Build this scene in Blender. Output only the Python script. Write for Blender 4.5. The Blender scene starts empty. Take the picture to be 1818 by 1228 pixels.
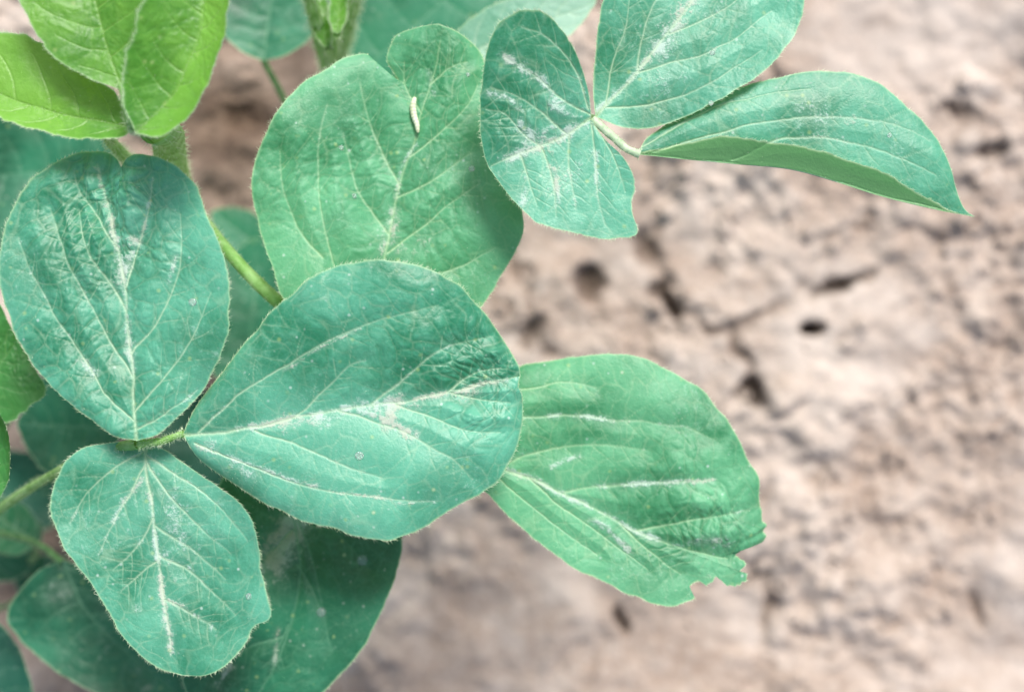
import bpy, math, numpy as np
rng = np.random.default_rng(11)
# ------------------------------------------------------------------ units: cm while modelling, metres in Blender
CAM_Z = 62.0
K0 = 36.0/50.0/1818.0
def P(px, py, z):
    k = (CAM_Z-z)*K0
    return ((px-909)*k, (614-py)*k)
def P3(px, py, z):
    a = P(px, py, z); return (a[0], a[1], z)

# ------------------------------------------------------------------ numpy noise
def _h(ix, iy, s):
    v = np.sin(ix*127.1+iy*311.7+s*74.7)*43758.5453
    return v-np.floor(v)
def vnoise(x, y, s=0):
    ix = np.floor(x); iy = np.floor(y); fx = x-ix; fy = y-iy
    fx = fx*fx*fx*(fx*(fx*6-15)+10); fy = fy*fy*fy*(fy*(fy*6-15)+10)
    a = _h(ix, iy, s); b = _h(ix+1, iy, s); c = _h(ix, iy+1, s); d = _h(ix+1, iy+1, s)
    return (a+(b-a)*fx)*(1-fy)+(c+(d-c)*fx)*fy
def fbm(x, y, s=0, o=4, g=0.5):
    r = 0; a = 1; t = 0
    for i in range(o):
        r = r+a*vnoise(x*2**i+i*17.3, y*2**i-i*9.1, s+i); t += a; a *= g
    return r/t
def worley(x, y, s=0):
    ix = np.floor(x); iy = np.floor(y)
    f1 = np.full(x.shape, 9.0); f2 = np.full(x.shape, 9.0); idv = np.zeros(x.shape)
    for dx in (-1, 0, 1):
        for dy in (-1, 0, 1):
            cx = ix+dx; cy = iy+dy
            px = cx+_h(cx, cy, s+3.3); py = cy+_h(cx, cy, s+8.7)
            d = np.hypot(px-x, py-y)
            m = d < f1
            f2 = np.where(m, f1, np.minimum(f2, d)); idv = np.where(m, _h(cx, cy, s+5.5), idv)
            f1 = np.where(m, d, f1)
    return f1, f2, idv
def sm(x, a, b):
    t = np.clip((x-a)/(b-a), 0, 1); return t*t*(3-2*t)

def spline(pts, n):
    p = np.array(pts, float)
    if len(p) == 2:
        t = np.linspace(0, 1, n)[:, None]; return p[0]+(p[1]-p[0])*t
    q = np.vstack([2*p[0]-p[1], p, 2*p[-1]-p[-2]])
    out = []
    for i in range(1, len(q)-2):
        t = np.linspace(0, 1, 24, endpoint=False)[:, None]
        a, b, c, d = q[i-1], q[i], q[i+1], q[i+2]
        out.append(0.5*((2*b)+(-a+c)*t+(2*a-5*b+4*c-d)*t*t+(-a+3*b-3*c+d)*t**3))
    out = np.vstack(out+[q[-2][None]])
    L = np.r_[0, np.cumsum(np.linalg.norm(np.diff(out, axis=0), axis=1))]
    s = np.linspace(0, L[-1], n)
    return np.stack([np.interp(s, L, out[:, k]) for k in range(out.shape[1])], 1)

# ------------------------------------------------------------------ node helpers
def new_mat(name):
    m = bpy.data.materials.new(name); m.use_nodes = True
    nt = m.node_tree; nt.nodes.clear()
    return m, nt
class G:
    def __init__(s, nt): s.nt = nt
    def n(s, t, **kw):
        x = s.nt.nodes.new(t)
        for k, v in kw.items(): setattr(x, k, v)
        return x
    def l(s, a, b): s.nt.links.new(a, b)
    def set(s, sock, v):
        if isinstance(v, bpy.types.NodeSocket): s.l(v, sock)
        else: sock.default_value = v
    def math(s, op, a, b=0.0, c=None, clamp=False):
        x = s.n('ShaderNodeMath', operation=op); x.use_clamp = clamp
        s.set(x.inputs[0], a); s.set(x.inputs[1], b)
        if c is not None: s.set(x.inputs[2], c)
        return x.outputs[0]
    def ramp(s, v, a, b, lo=0.0, hi=1.0):
        x = s.n('ShaderNodeMapRange'); x.interpolation_type = 'SMOOTHSTEP'
        s.set(x.inputs[0], v); x.inputs[1].default_value = a; x.inputs[2].default_value = b
        x.inputs[3].default_value = lo; x.inputs[4].default_value = hi
        return x.outputs[0]
    def mix(s, f, a, b, mode='MIX'):
        x = s.n('ShaderNodeMix', data_type='RGBA', blend_type=mode)
        s.set(x.inputs[0], f)
        for so, v in ((x.inputs[6], a), (x.inputs[7], b)):
            if isinstance(v, tuple) and len(v) == 3: v = v+(1,)
            s.set(so, v)
        return x.outputs[2]
    def attr(s, name):
        x = s.n('ShaderNodeAttribute'); x.attribute_name = name; return x.outputs['Fac']
    def noise(s, vec, scale, detail=4, rough=0.55):
        x = s.n('ShaderNodeTexNoise'); s.l(vec, x.inputs['Vector'])
        x.inputs['Scale'].default_value = scale; x.inputs['Detail'].default_value = detail
        x.inputs['Roughness'].default_value = rough
        return x.outputs['Fac']

def leaf_mat(name, dark, light, vein, back, dustc=(0.60, 0.72, 0.66), dustc2=(0.60, 0.58, 0.50), dustamt=1.0, rough=0.44, transl=0.18, tcol=(0.2, 0.6, 0.12), spec=1.0, veinamt=0.74):
    m, nt = new_mat(name); g = G(nt)
    tc = g.n('ShaderNodeTexCoord'); oi = g.n('ShaderNodeObjectInfo')
    add = g.n('ShaderNodeVectorMath', operation='ADD')
    g.l(tc.outputs['Object'], add.inputs[0])
    cmb = g.n('ShaderNodeCombineXYZ'); g.l(oi.outputs['Random'], cmb.inputs[0]); g.l(oi.outputs['Random'], cmb.inputs[1])
    g.l(cmb.outputs[0], add.inputs[1]); vec = add.outputs[0]
    v = g.attr('vein'); te = g.attr('tert'); du = g.attr('dust'); ed = g.attr('edge'); hv = g.attr('hue')
    n1 = g.noise(vec, 45, 2); n2 = g.noise(vec, 320, 4, 0.65); n3 = g.noise(vec, 1500, 1, 0.6)
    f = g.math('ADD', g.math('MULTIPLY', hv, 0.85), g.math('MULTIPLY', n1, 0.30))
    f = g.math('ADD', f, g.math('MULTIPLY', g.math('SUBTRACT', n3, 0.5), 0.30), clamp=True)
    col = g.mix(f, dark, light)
    mott = g.ramp(n2, 0.42, 0.7)
    col = g.mix(g.math('MULTIPLY', mott, 0.22), col, tuple(min(1, c*1.35+0.02) for c in light))
    col = g.mix(g.math('MULTIPLY', te, 0.34), col, vein)
    # chalky film and dust lying along the veins
    nn = g.math('ADD', g.math('MULTIPLY', g.math('SUBTRACT', n2, 0.5), 2.4), g.math('MULTIPLY', g.math('SUBTRACT', n3, 0.5), 1.5))
    dn = g.math('ADD', du, nn)
    dm = g.math('MULTIPLY', g.ramp(dn, 0.35, 1.30), 0.74*dustamt)
    dm = g.math('MULTIPLY', dm, g.ramp(du, 0.02, 0.50))
    film = g.math('MULTIPLY', g.ramp(du, 0.0, 1.0), 0.16*dustamt)
    dcol = g.mix(g.ramp(n1, 0.46, 0.62), dustc, dustc2)
    col = g.mix(film, col, dustc)
    col = g.mix(dm, col, dcol)
    col = g.mix(g.math('MULTIPLY', v, veinamt), col, vein)
    # scattered specks
    vo = g.n('ShaderNodeTexVoronoi'); g.l(vec, vo.inputs['Vector']); vo.inputs['Scale'].default_value = 500
    sepc = g.n('ShaderNodeSeparateColor'); g.l(vo.outputs['Color'], sepc.inputs[0])
    sp = g.math('MULTIPLY', g.ramp(vo.outputs['Distance'], 0.08, 0.30, 1, 0), g.ramp(sepc.outputs[0], 0.86, 0.95))
    sp = g.math('MULTIPLY', sp, g.ramp(n1, 0.42, 0.62, 0.08, 0.65*dustamt*spec))
    fl = g.math('MULTIPLY', g.ramp(vo.outputs['Distance'], 0.05, 0.45, 1, 0), g.ramp(sepc.outputs[1], 0.95, 0.97))
    col = g.mix(sp, col, dustc)
    col = g.mix(g.math('MULTIPLY', fl, 0.4), col, (0.45, 0.58, 0.22))
    col = g.mix(g.math('MULTIPLY', ed, 0.55), col, (0.50, 0.72, 0.40))
    geo = g.n('ShaderNodeNewGeometry')
    bcol = g.mix(g.math('MULTIPLY', g.math('MAXIMUM', v, g.math('MULTIPLY', te, 0.3)), 0.3), back, tuple(min(1, c*1.3) for c in back))
    bcol = g.mix(g.math('MULTIPLY', n2, 0.3), bcol, tuple(c*0.7 for c in back))
    bcol = g.mix(g.math('MULTIPLY', ed, 0.85), bcol, (0.6, 0.8, 0.45))
    col = g.mix(geo.outputs['Backfacing'], col, bcol)
    b = g.n('ShaderNodeBsdfPrincipled'); g.l(col, b.inputs['Base Color'])
    r = g.math('ADD', rough, g.math('MULTIPLY', dm, 0.4)); r = g.math('ADD', r, g.math('MULTIPLY', g.math('SUBTRACT', n2, 0.5), 0.25), clamp=True)
    g.l(r, b.inputs['Roughness']); b.inputs['Specular IOR Level'].default_value = 0.45
    hgt = g.math('ADD', g.math('MULTIPLY', n3, 0.30), g.math('MULTIPLY', n2, 0.8))
    hgt = g.math('ADD', hgt, g.math('MULTIPLY', dm, 0.5))
    bp = g.n('ShaderNodeBump'); g.l(hgt, bp.inputs['Height']); bp.inputs['Strength'].default_value = 0.6; bp.inputs['Distance'].default_value = 0.0004
    g.l(bp.outputs[0], b.inputs['Normal'])
    tr = g.n('ShaderNodeBsdfTranslucent'); tr.inputs[0].default_value = tcol+(1,)
    mx = g.n('ShaderNodeMixShader'); mx.inputs[0].default_value = transl
    g.l(b.outputs[0], mx.inputs[1]); g.l(tr.outputs[0], mx.inputs[2])
    o = g.n('ShaderNodeOutputMaterial'); g.l(mx.outputs[0], o.inputs[0])
    return m
def simple_mat(name, c1, c2, scale=300, rough=0.5, transl=0.0, bump=0.0):
    m, nt = new_mat(name); g = G(nt)
    tc = g.n('ShaderNodeTexCoord'); n = g.noise(tc.outputs['Object'], scale, 3)
    col = g.mix(g.ramp(n, 0.35, 0.65), c1, c2)
    b = g.n('ShaderNodeBsdfPrincipled'); g.l(col, b.inputs['Base Color']); b.inputs['Roughness'].default_value = rough
    if bump:
        bp = g.n('ShaderNodeBump'); g.l(n, bp.inputs['Height']); bp.inputs['Distance'].default_value = bump; g.l(bp.outputs[0], b.inputs['Normal'])
    o = g.n('ShaderNodeOutputMaterial')
    if transl:
        tr = g.n('ShaderNodeBsdfTranslucent'); g.l(col, tr.inputs[0]); mx = g.n('ShaderNodeMixShader'); mx.inputs[0].default_value = transl
        g.l(b.outputs[0], mx.inputs[1]); g.l(tr.outputs[0], mx.inputs[2]); g.l(mx.outputs[0], o.inputs[0])
    else: g.l(b.outputs[0], o.inputs[0])
    return m

TEAL = leaf_mat('teal_leaf', (0.004, 0.150, 0.078), (0.105, 0.405, 0.275), (0.50, 0.68, 0.46), (0.14, 0.34, 0.13))
GREEN = leaf_mat('green_leaf', (0.010, 0.165, 0.070), (0.110, 0.400, 0.210), (0.46, 0.68, 0.40), (0.25, 0.5, 0.2), rough=0.5)
BRIGHT = leaf_mat('young_leaf', (0.026, 0.175, 0.020), (0.175, 0.430, 0.055), (0.26, 0.48, 0.12), (0.40, 0.64, 0.13), dustamt=0.15, rough=0.42, transl=0.30, tcol=(0.35, 0.65, 0.07), veinamt=0.5)
MID = leaf_mat('side_leaf', (0.010, 0.115, 0.020), (0.050, 0.240, 0.055), (0.20, 0.42, 0.14), (0.30, 0.50, 0.14), dustamt=0.3, transl=0.2, tcol=(0.2, 0.5, 0.07), veinamt=0.5)
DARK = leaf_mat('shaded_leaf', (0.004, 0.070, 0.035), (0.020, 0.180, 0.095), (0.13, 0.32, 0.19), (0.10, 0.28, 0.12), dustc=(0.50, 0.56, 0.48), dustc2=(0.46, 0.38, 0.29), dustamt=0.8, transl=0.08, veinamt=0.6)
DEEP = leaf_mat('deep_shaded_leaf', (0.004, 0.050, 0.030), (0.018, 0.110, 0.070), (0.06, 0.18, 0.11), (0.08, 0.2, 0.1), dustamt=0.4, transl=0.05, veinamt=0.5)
DUSTY = leaf_mat('dusty_leaf', (0.10, 0.32, 0.22), (0.28, 0.48, 0.38), (0.5, 0.66, 0.5), (0.2, 0.4, 0.2))
HAIR = simple_mat('plant_hair', (0.58, 0.74, 0.46), (0.78, 0.88, 0.66), 300, 0.5, 0.4)
STEM = simple_mat('stem_skin', (0.24, 0.50, 0.12), (0.40, 0.68, 0.25), 250, 0.6, 0.25, 0.0002)
DSTEM = simple_mat('shaded_stem_skin', (0.08, 0.24, 0.07), (0.16, 0.36, 0.12), 250, 0.5, 0.1, 0.0002)
PALE = simple_mat('petiole_skin', (0.50, 0.68, 0.42), (0.68, 0.82, 0.58), 350, 0.6, 0.25, 0.0001)

# ------------------------------------------------------------------ mesh builder
scene = bpy.context.scene
col0 = scene.collection
def build_mesh(name, V, quads, tris, qm=0, tm=1, mats=(), attrs=None):
    me = bpy.data.meshes.new(name)
    V = np.asarray(V, np.float32); quads = np.asarray(quads, np.int32).reshape(-1, 4); tris = np.asarray(tris, np.int32).reshape(-1, 3)
    me.vertices.add(len(V)); me.vertices.foreach_set('co', (V/100.0).ravel())
    nl = quads.size+tris.size; npoly = len(quads)+len(tris)
    me.loops.add(nl); me.loops.foreach_set('vertex_index', np.r_[quads.ravel(), tris.ravel()].astype(np.int32))
    me.polygons.add(npoly)
    st = np.r_[np.arange(len(quads))*4, quads.size+np.arange(len(tris))*3].astype(np.int32)
    me.polygons.foreach_set('loop_start', st)
    me.polygons.foreach_set('material_index', np.r_[np.full(len(quads), qm), np.full(len(tris), tm)].astype(np.int32))
    me.polygons.foreach_set('use_smooth', np.ones(npoly, bool))
    for m in mats: me.materials.append(m)
    if attrs:
        for k, a in attrs.items():
            at = me.attributes.new(k, 'FLOAT', 'POINT')
            full = np.zeros(len(V), np.float32); full[:len(a)] = a
            at.data.foreach_set('value', full)
    me.update(calc_edges=True); me.validate()
    return me
WORLD = {}
def add_obj(name, me, origin, parent=None):
    o = bpy.data.objects.new(name, me); col0.objects.link(o)
    og = np.array(origin, float)
    WORLD[o.name] = og
    if parent is not None:
        o.parent = parent; o.location = (og-WORLD[parent.name])/100.0
    else: o.location = og/100.0
    return o
def empty(name, origin):
    return add_obj(name, None, origin)
def hairs(base, dirs, length, width):
    base = np.asarray(base); n = len(base)
    dirs = dirs/np.linalg.norm(dirs, axis=1, keepdims=True)
    r = rng.normal(size=(n, 3)); side = np.cross(dirs, r); side /= np.linalg.norm(side, axis=1, keepdims=True)
    V = np.empty((n, 3, 3)); V[:, 0] = base-side*width/2; V[:, 1] = base+side*width/2; V[:, 2] = base+dirs*np.asarray(length)[:, None]
    return V.reshape(-1, 3), np.arange(3*n).reshape(-1, 3)

LEAVES = {}
def leaf(key, L, R, M, z0, mat, parent, veins=None, dust=(), puck=(), base_puck=0.35, foldL=0.12, foldR=0.12,
         gx=0.0, gy=0.0, droop=0.0, curlL=0.0, curlR=0.0, wave=0.25, n=240, m=110, hair=500, vw=1.0, seed=None, label=None, dustbase=0.22, hueb=0.0, litL=0.0, rag=0.0, quilt_h=0.08):
    seed = seed if seed is not None else len(LEAVES)*3.7+1
    c = lambda q: np.array([P(a, b, z0) for a, b in q])
    Lc, Rc, Mc = spline(c(L), n), spline(c(R), n), spline(c(M), n)
    for ei, E in enumerate((Lc, Rc)):
        d = E-Mc; ln = np.linalg.norm(d, axis=1, keepdims=True)+1e-6
        tt = np.linspace(0, 1, n)
        w = (vnoise(tt*26, tt*0+seed, seed)-0.5)*0.09+(vnoise(tt*70, tt*0+seed, seed+1)-0.5)*0.03
        if rag: w = w+rag*sm(tt, 0.80, 0.88)*sm(1-tt, 0, 0.03)*((vnoise(tt*110, tt*0+ei*5, seed+3)-0.55)*0.8+(vnoise(tt*190, tt*0+ei*7, seed+4)-0.5)*0.6)
        E += d/ln*(w*np.sin(np.pi*tt)**0.5)[:, None]
    s = np.r_[np.linspace(1, 0, m, endpoint=False), 0, np.linspace(0, 1, m+1)[1:]]
    side = np.r_[np.full(m, 1), 0, np.full(m, -1)]
    E = np.where((side > 0)[None, :, None], Lc[:, None, :], Rc[:, None, :])
    XY = Mc[:, None, :]+(E-Mc[:, None, :])*s[None, :, None]
    T = np.repeat(np.linspace(0, 1, n)[:, None], 2*m+1, 1); S = np.repeat(s[None], n, 0); SD = np.repeat(side[None], n, 0)
    x, y = XY[..., 0], XY[..., 1]
    d = np.linalg.norm(XY-Mc[:, None, :], axis=2)
    env = sm(np.linalg.norm(E-Mc[:, None, :], axis=2), 0, 1.2)
    auto = veins is None
    if auto:
        veins = []
        for i, t0 in enumerate(np.linspace(0.04, 0.76, 6)):
            for sd, EE in ((1, Lc), (-1, Rc)):
                ta = t0+(0.05 if sd > 0 else 0)+rng.uniform(-0.02, 0.02); qe = rng.uniform(0.75, 0.92)
                pts = []
                for q in np.linspace(0, qe, 7):
                    t = min(0.97, max(0, ta+0.06*q+0.14*q*q)); k = int(t*(n-1))
                    pts.append(Mc[k]+(EE[k]-Mc[k])*q)
                veins.append(np.array(pts))
        vc = [(Mc, 1.3)]+[(v, 0.7) for v in veins]
    else:
        vc = [(c(v), 1.5 if i == 0 else 0.95) for i, v in enumerate(veins)]
    vein = np.zeros_like(x); dmin = np.full(x.shape, 9.0)
    wx = x+(vnoise(x*1.4, y*1.4, seed)-0.5)*0.08+(vnoise(x*6, y*6, seed+5)-0.5)*0.018; wy = y+(vnoise(x*1.4+9, y*1.4, seed+2)-0.5)*0.08+(vnoise(x*6, y*6, seed+6)-0.5)*0.018
    # finer side branches off every main side vein
    vall = list(vc)
    if not auto:
        for pts, w in vc[1:]:
            q = spline(pts, 12)
            for kk in (3, 5, 7, 9):
                dr = q[kk+1]-q[kk-1]; dr /= np.linalg.norm(dr)
                for sg in (1, -1):
                    an = sg*math.radians(rng.uniform(42, 62)); l_ = rng.uniform(0.4, 0.8)
                    d2 = np.array([dr[0]*math.cos(an)-dr[1]*math.sin(an), dr[0]*math.sin(an)+dr[1]*math.cos(an)])
                    vall.append((np.array([q[kk], q[kk]+d2*l_*0.5+dr*0.04, q[kk]+d2*l_+dr*0.15]), 0.45))
    dsub = np.full(x.shape, 9.0)
    for vi, (pts, w) in enumerate(vall):
        ns = 16 if vi < len(vc) else 5
        q = spline(pts, ns)
        for i in range(ns-1):
            a, b = q[i], q[i+1]; ab = b-a; l2 = (ab**2).sum()+1e-9
            h = np.clip(((wx-a[0])*ab[0]+(wy-a[1])*ab[1])/l2, 0, 1)
            dd = np.hypot(wx-a[0]-h*ab[0], wy-a[1]-h*ab[1])
            tt = (i+h)/(ns-1); ww = 0.032*w*vw*(1-0.45*tt)
            vein = np.maximum(vein, np.exp(-(dd/ww)**2)*(1-0.55*tt)*(1 if vi < len(vc) else 0.55))
            if vi < len(vc): dmin = np.minimum(dmin, dd)
            else: dsub = np.minimum(dsub, dd+0.25*tt)
    vein *= 0.85+0.2*vnoise(x*3, y*3, seed+51)
    # tertiary veins: cells aligned across the strips between side veins
    ax_ = Mc[-1]-Mc[0]; ll = np.linalg.norm(ax_); uu = ax_/ll; nn_ = np.array([-uu[1], uu[0]])
    al = (x-Mc[0][0])*uu[0]+(y-Mc[0][1])*uu[1]; ac = (x-Mc[:, None, :][..., 0])*nn_[0]+(y-Mc[:, None, :][..., 1])*nn_[1]; ab_ = np.abs(ac)
    wa = (fbm(x*1.1, y*1.1, seed, 2)-0.5)*0.6; wb = (fbm(x*1.1+5, y*1.1+7, seed+1, 2)-0.5)*0.6
    p_ = (al*0.75+ab_*0.66)+wa; q_ = (al*0.66-ab_*0.75)+wb+np.sign(ac)*40
    f1, f2, cid = worley(p_*2.2, q_*1.3, seed)
    g1, g2, _ = worley(p_*5.0, q_*4.0, seed+9)
    e1 = f2-f1; e2 = g2-g1
    tert = np.clip(np.exp(-(e1/0.06)**2)*0.75+np.exp(-(e2/0.10)**2)*0.35, 0, 1)*(0.35+0.65*vnoise(x*1.1, y*1.1, seed+4))
    pk = np.full(x.shape, float(base_puck)*0.8)*(0.35+1.3*sm(fbm(x*0.4, y*0.4, seed+17, 2), 0.3, 0.7))
    for (a, b, r, am) in puck:
        pc = P(a, b, z0); rr = r*0.0150
        pk += am*np.exp(-((x-pc[0])**2+(y-pc[1])**2)/(rr*rr))
    dus = dustbase*np.exp(-(dmin/0.05)**2)*sm(fbm(x*0.9, y*0.9, seed+11, 3), 0.42, 0.62)*1.3
    dus += 0.24*sm(fbm(x*0.6, y*0.6, seed+13, 4), 0.45, 0.7)
    ux = x+(fbm(x*3, y*3, seed+61, 3)-0.5)*0.24; uy = y+(fbm(x*3+4, y*3, seed+62, 3)-0.5)*0.24
    for pts, wpx, am in dust:
        q = spline(c(pts), 14) if len(pts) > 1 else None
        w = wpx*0.0112
        if q is None:
            pc = P(pts[0][0], pts[0][1], z0); dus += am*0.8*np.exp(-((x-pc[0])**2+(y-pc[1])**2)/(w*w)); continue
        dl = np.full(x.shape, 9.0); mxw = wx if wpx < 8 else ux; myw = wy if wpx < 8 else uy
        for i in range(13):
            a, b = q[i], q[i+1]; ab = b-a; l2 = (ab**2).sum()+1e-9
            h = np.clip(((mxw-a[0])*ab[0]+(myw-a[1])*ab[1])/l2, 0, 1)
            dl = np.minimum(dl, np.hypot(mxw-a[0]-h*ab[0], myw-a[1]-h*ab[1]))
        br = sm(vnoise(x*2.5, y*2.5, seed+21)*0.6+vnoise(x*8, y*8, seed+22)*0.4, 0.20, 0.75)
        dus = np.maximum(dus, am*(np.exp(-(dl/w)**2)*0.70+0.50*np.exp(-(dl/(w*2.9))**2))*(0.40+0.7*br))
    cx, cy = x.mean(), y.mean()
    fold = np.where(SD > 0, foldL, foldR)
    z = z0+gx*(x-cx)+gy*(y-cy)+fold*(np.sqrt(d*d+0.04)-0.2)+droop*T*T
    z += np.where(SD > 0, curlL, curlR)*S**4*env
    z += wave*(fbm(x*0.33, y*0.33, seed+31, 2)-0.5)*2*(0.3+S*env)
    z += 0.12*(vnoise(x*0.8, y*0.8, seed+33)-0.5)*(0.4+pk)
    quilt = 1-np.exp(-(dmin/0.34)**1.4)
    qs = 1-np.exp(-(dsub/0.14)**1.5)
    z += (0.03 if auto else quilt_h)*quilt*(0.7+pk*0.5)
    if not auto: z += (0.018+0.030*pk)*qs*quilt
    z += pk*(0.046*sm(e1, 0, 0.9)*(0.3+0.7*quilt)+0.015*sm(e2, 0, 0.8))
    z -= 0.022*vein
    marg = np.linalg.norm(E-XY, axis=2)
    edge = np.exp(-(marg/0.032)**2)
    V = np.stack([x, y, z], 2).reshape(-1, 3)
    W = 2*m+1
    i = np.arange(n-1)[:, None]; j = np.arange(W-1)[None]
    a = i*W+j
    q = np.stack([a, a+1, a+W+1, a+W], -1).reshape(-1, 4)
    k = (n//2)*W+m//2
    nn = np.cross(V[k+1]-V[k], V[k+W]-V[k])
    if nn[2] < 0: q = q[:, ::-1]
    q = q.astype(np.int32)
    hue = np.clip(0.5+hueb+np.where(SD > 0, litL, -litL)*sm(S, 0, 0.12)+(fbm(x*0.5, y*0.5, seed+41, 3)-0.5)*2.2+0.12*(cid-0.5)-0.38*pk*(1-sm(e1, 0, 0.4))-0.12*(1-qs)*(not auto), 0, 1)  # light and shade of leaf halves and creases painted into the tone
    origin = V[0].copy()
    tris = np.zeros((0, 3), int)
    nb = len(V)
    Vall = V
    if hair:
        hb, hd = [], []
        Gd = V.reshape(n, W, 3)
        for cidx, inner in ((0, 4), (W-1, W-5)):
            ii = rng.uniform(2, n-2, hair//2); i0 = ii.astype(int); fr = (ii-i0)[:, None]
            p = Gd[i0, cidx]*(1-fr)+Gd[i0+1, cidx]*fr
            out = p-Gd[i0, inner]; out /= np.linalg.norm(out, axis=1, keepdims=True)+1e-9
            tan = Gd[np.minimum(i0+3, n-1), cidx]-Gd[i0, cidx]; tan /= np.linalg.norm(tan, axis=1, keepdims=True)+1e-9
            hb.append(p); hd.append(out+tan*rng.uniform(0, 1.0, (len(p), 1))+rng.normal(size=(len(p), 3))*0.35)
        hb = np.vstack(hb); hd = np.vstack(hd)
        hv, ht = hairs(hb, hd, rng.uniform(0.05, 0.14, len(hb)), 0.010)
        sel = rng.choice(nb, hair//2, p=(vein.ravel()+0.02)/(vein.ravel()+0.02).sum())
        sv, stt = hairs(V[sel], np.array([0, 0, 1.0])+rng.normal(size=(len(sel), 3))*0.7, rng.uniform(0.04, 0.09, len(sel)), 0.007)
        Vall = np.vstack([V, hv, sv]); tris = np.vstack([ht+nb, stt+nb+len(hv)])
    me = build_mesh('leaflet', Vall-origin, q, tris, 0, 1, (mat, HAIR),
                    dict(vein=vein.ravel(), tert=tert.ravel(), dust=np.clip(dus, 0, 1.3).ravel(), edge=edge.ravel(), hue=hue.ravel()))
    o = add_obj('leaflet', me, origin, parent)
    if label: o['label'] = label
    LEAVES[key] = V
    return o
def ovate(base, tip, width, wide=0.42):
    b = np.array(base, float); t = np.array(tip, float); ax = t-b; L = np.linalg.norm(ax); u = ax/L; nrm = np.array([-u[1], u[0]])
    prof = [(0, 0), (0.05, 0.42), (0.18, 0.80), (wide, 1.0), (0.65, 0.86), (0.84, 0.52), (0.96, 0.16), (1, 0)]
    f = lambda sg: [tuple(b+u*L*a+nrm*sg*w*width/2) for a, w in prof]
    return f(1), f(-1), [tuple(b), tuple(b+u*L*0.5+nrm*width*0.03), tuple(t)]
def tube_data(path, r0, r1, n=40, seg=12, bulge=0.0):
    q = spline(path, n); T = np.gradient(q, axis=0); T /= np.linalg.norm(T, axis=1, keepdims=True)
    up = np.array([0.13, 0.21, 0.97]); N = np.cross(T, up); N /= np.linalg.norm(N, axis=1, keepdims=True); B = np.cross(T, N)
    t = np.linspace(0, 1, n); r = r0+(r1-r0)*t+bulge*(np.exp(-(t/0.06)**2)+np.exp(-((1-t)/0.06)**2))
    r = r*(1+0.05*np.sin(t*23+r0*50))
    a = np.linspace(0, 2*np.pi, seg, endpoint=False)
    ring = np.cos(a)[None, :, None]*N[:, None]+np.sin(a)[None, :, None]*B[:, None]
    rr = r[:, None]*(1+0.05*np.cos(4*a)[None])
    V = q[:, None]+ring*rr[..., None]
    i = np.arange(n-1)[:, None]; j = np.arange(seg)[None]; j2 = (j+1) % seg
    qd = np.stack([i*seg+j, i*seg+j2, (i+1)*seg+j2, (i+1)*seg+j], -1).reshape(-1, 4)[:, ::-1]
    return V.reshape(-1, 3), qd, ring, V
def tubes(name, specs, mat, parent, hair=200, hl=0.11, origin=None, hw=0.013):
    Vs, Qs = [], []; off = 0
    HV = []
    for sp in specs:
        V, qd, ring, Vg = tube_data(*sp)
        Vs.append(V); Qs.append(qd+off); off += len(V)
        if hair:
            i = rng.integers(0, Vg.shape[0], hair); j = rng.integers(0, Vg.shape[1], hair)
            f = rng.uniform(0, 1, (hair, 1)); i2 = np.minimum(i+1, Vg.shape[0]-1)
            b = Vg[i, j]*(1-f)+Vg[i2, j]*f
            HV.append((b, ring[i, j]+rng.normal(size=(hair, 3))*0.3))
    tr = np.zeros((0, 3), int)
    if hair:
        b = np.vstack([h[0] for h in HV]); dd = np.vstack([h[1] for h in HV])
        hv, tr = hairs(b, dd, rng.uniform(hl*0.5, hl*1.3, len(b)), hw)
        tr = tr+off; Vs.append(hv)
    V = np.vstack(Vs); og = np.array(origin) if origin is not None else np.array(specs[0][0][0], float)
    me = build_mesh(name, V-og, np.vstack(Qs), tr, 0, 1, (mat, HAIR))
    return add_obj(name, me, og, parent)

# ================================================================== PLANTS
def plant(base, label):
    e = empty('soybean_plant', base); e['label'] = label; e['category'] = 'plant'; e['group'] = 'soybean plants in the row'
    return e
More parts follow.
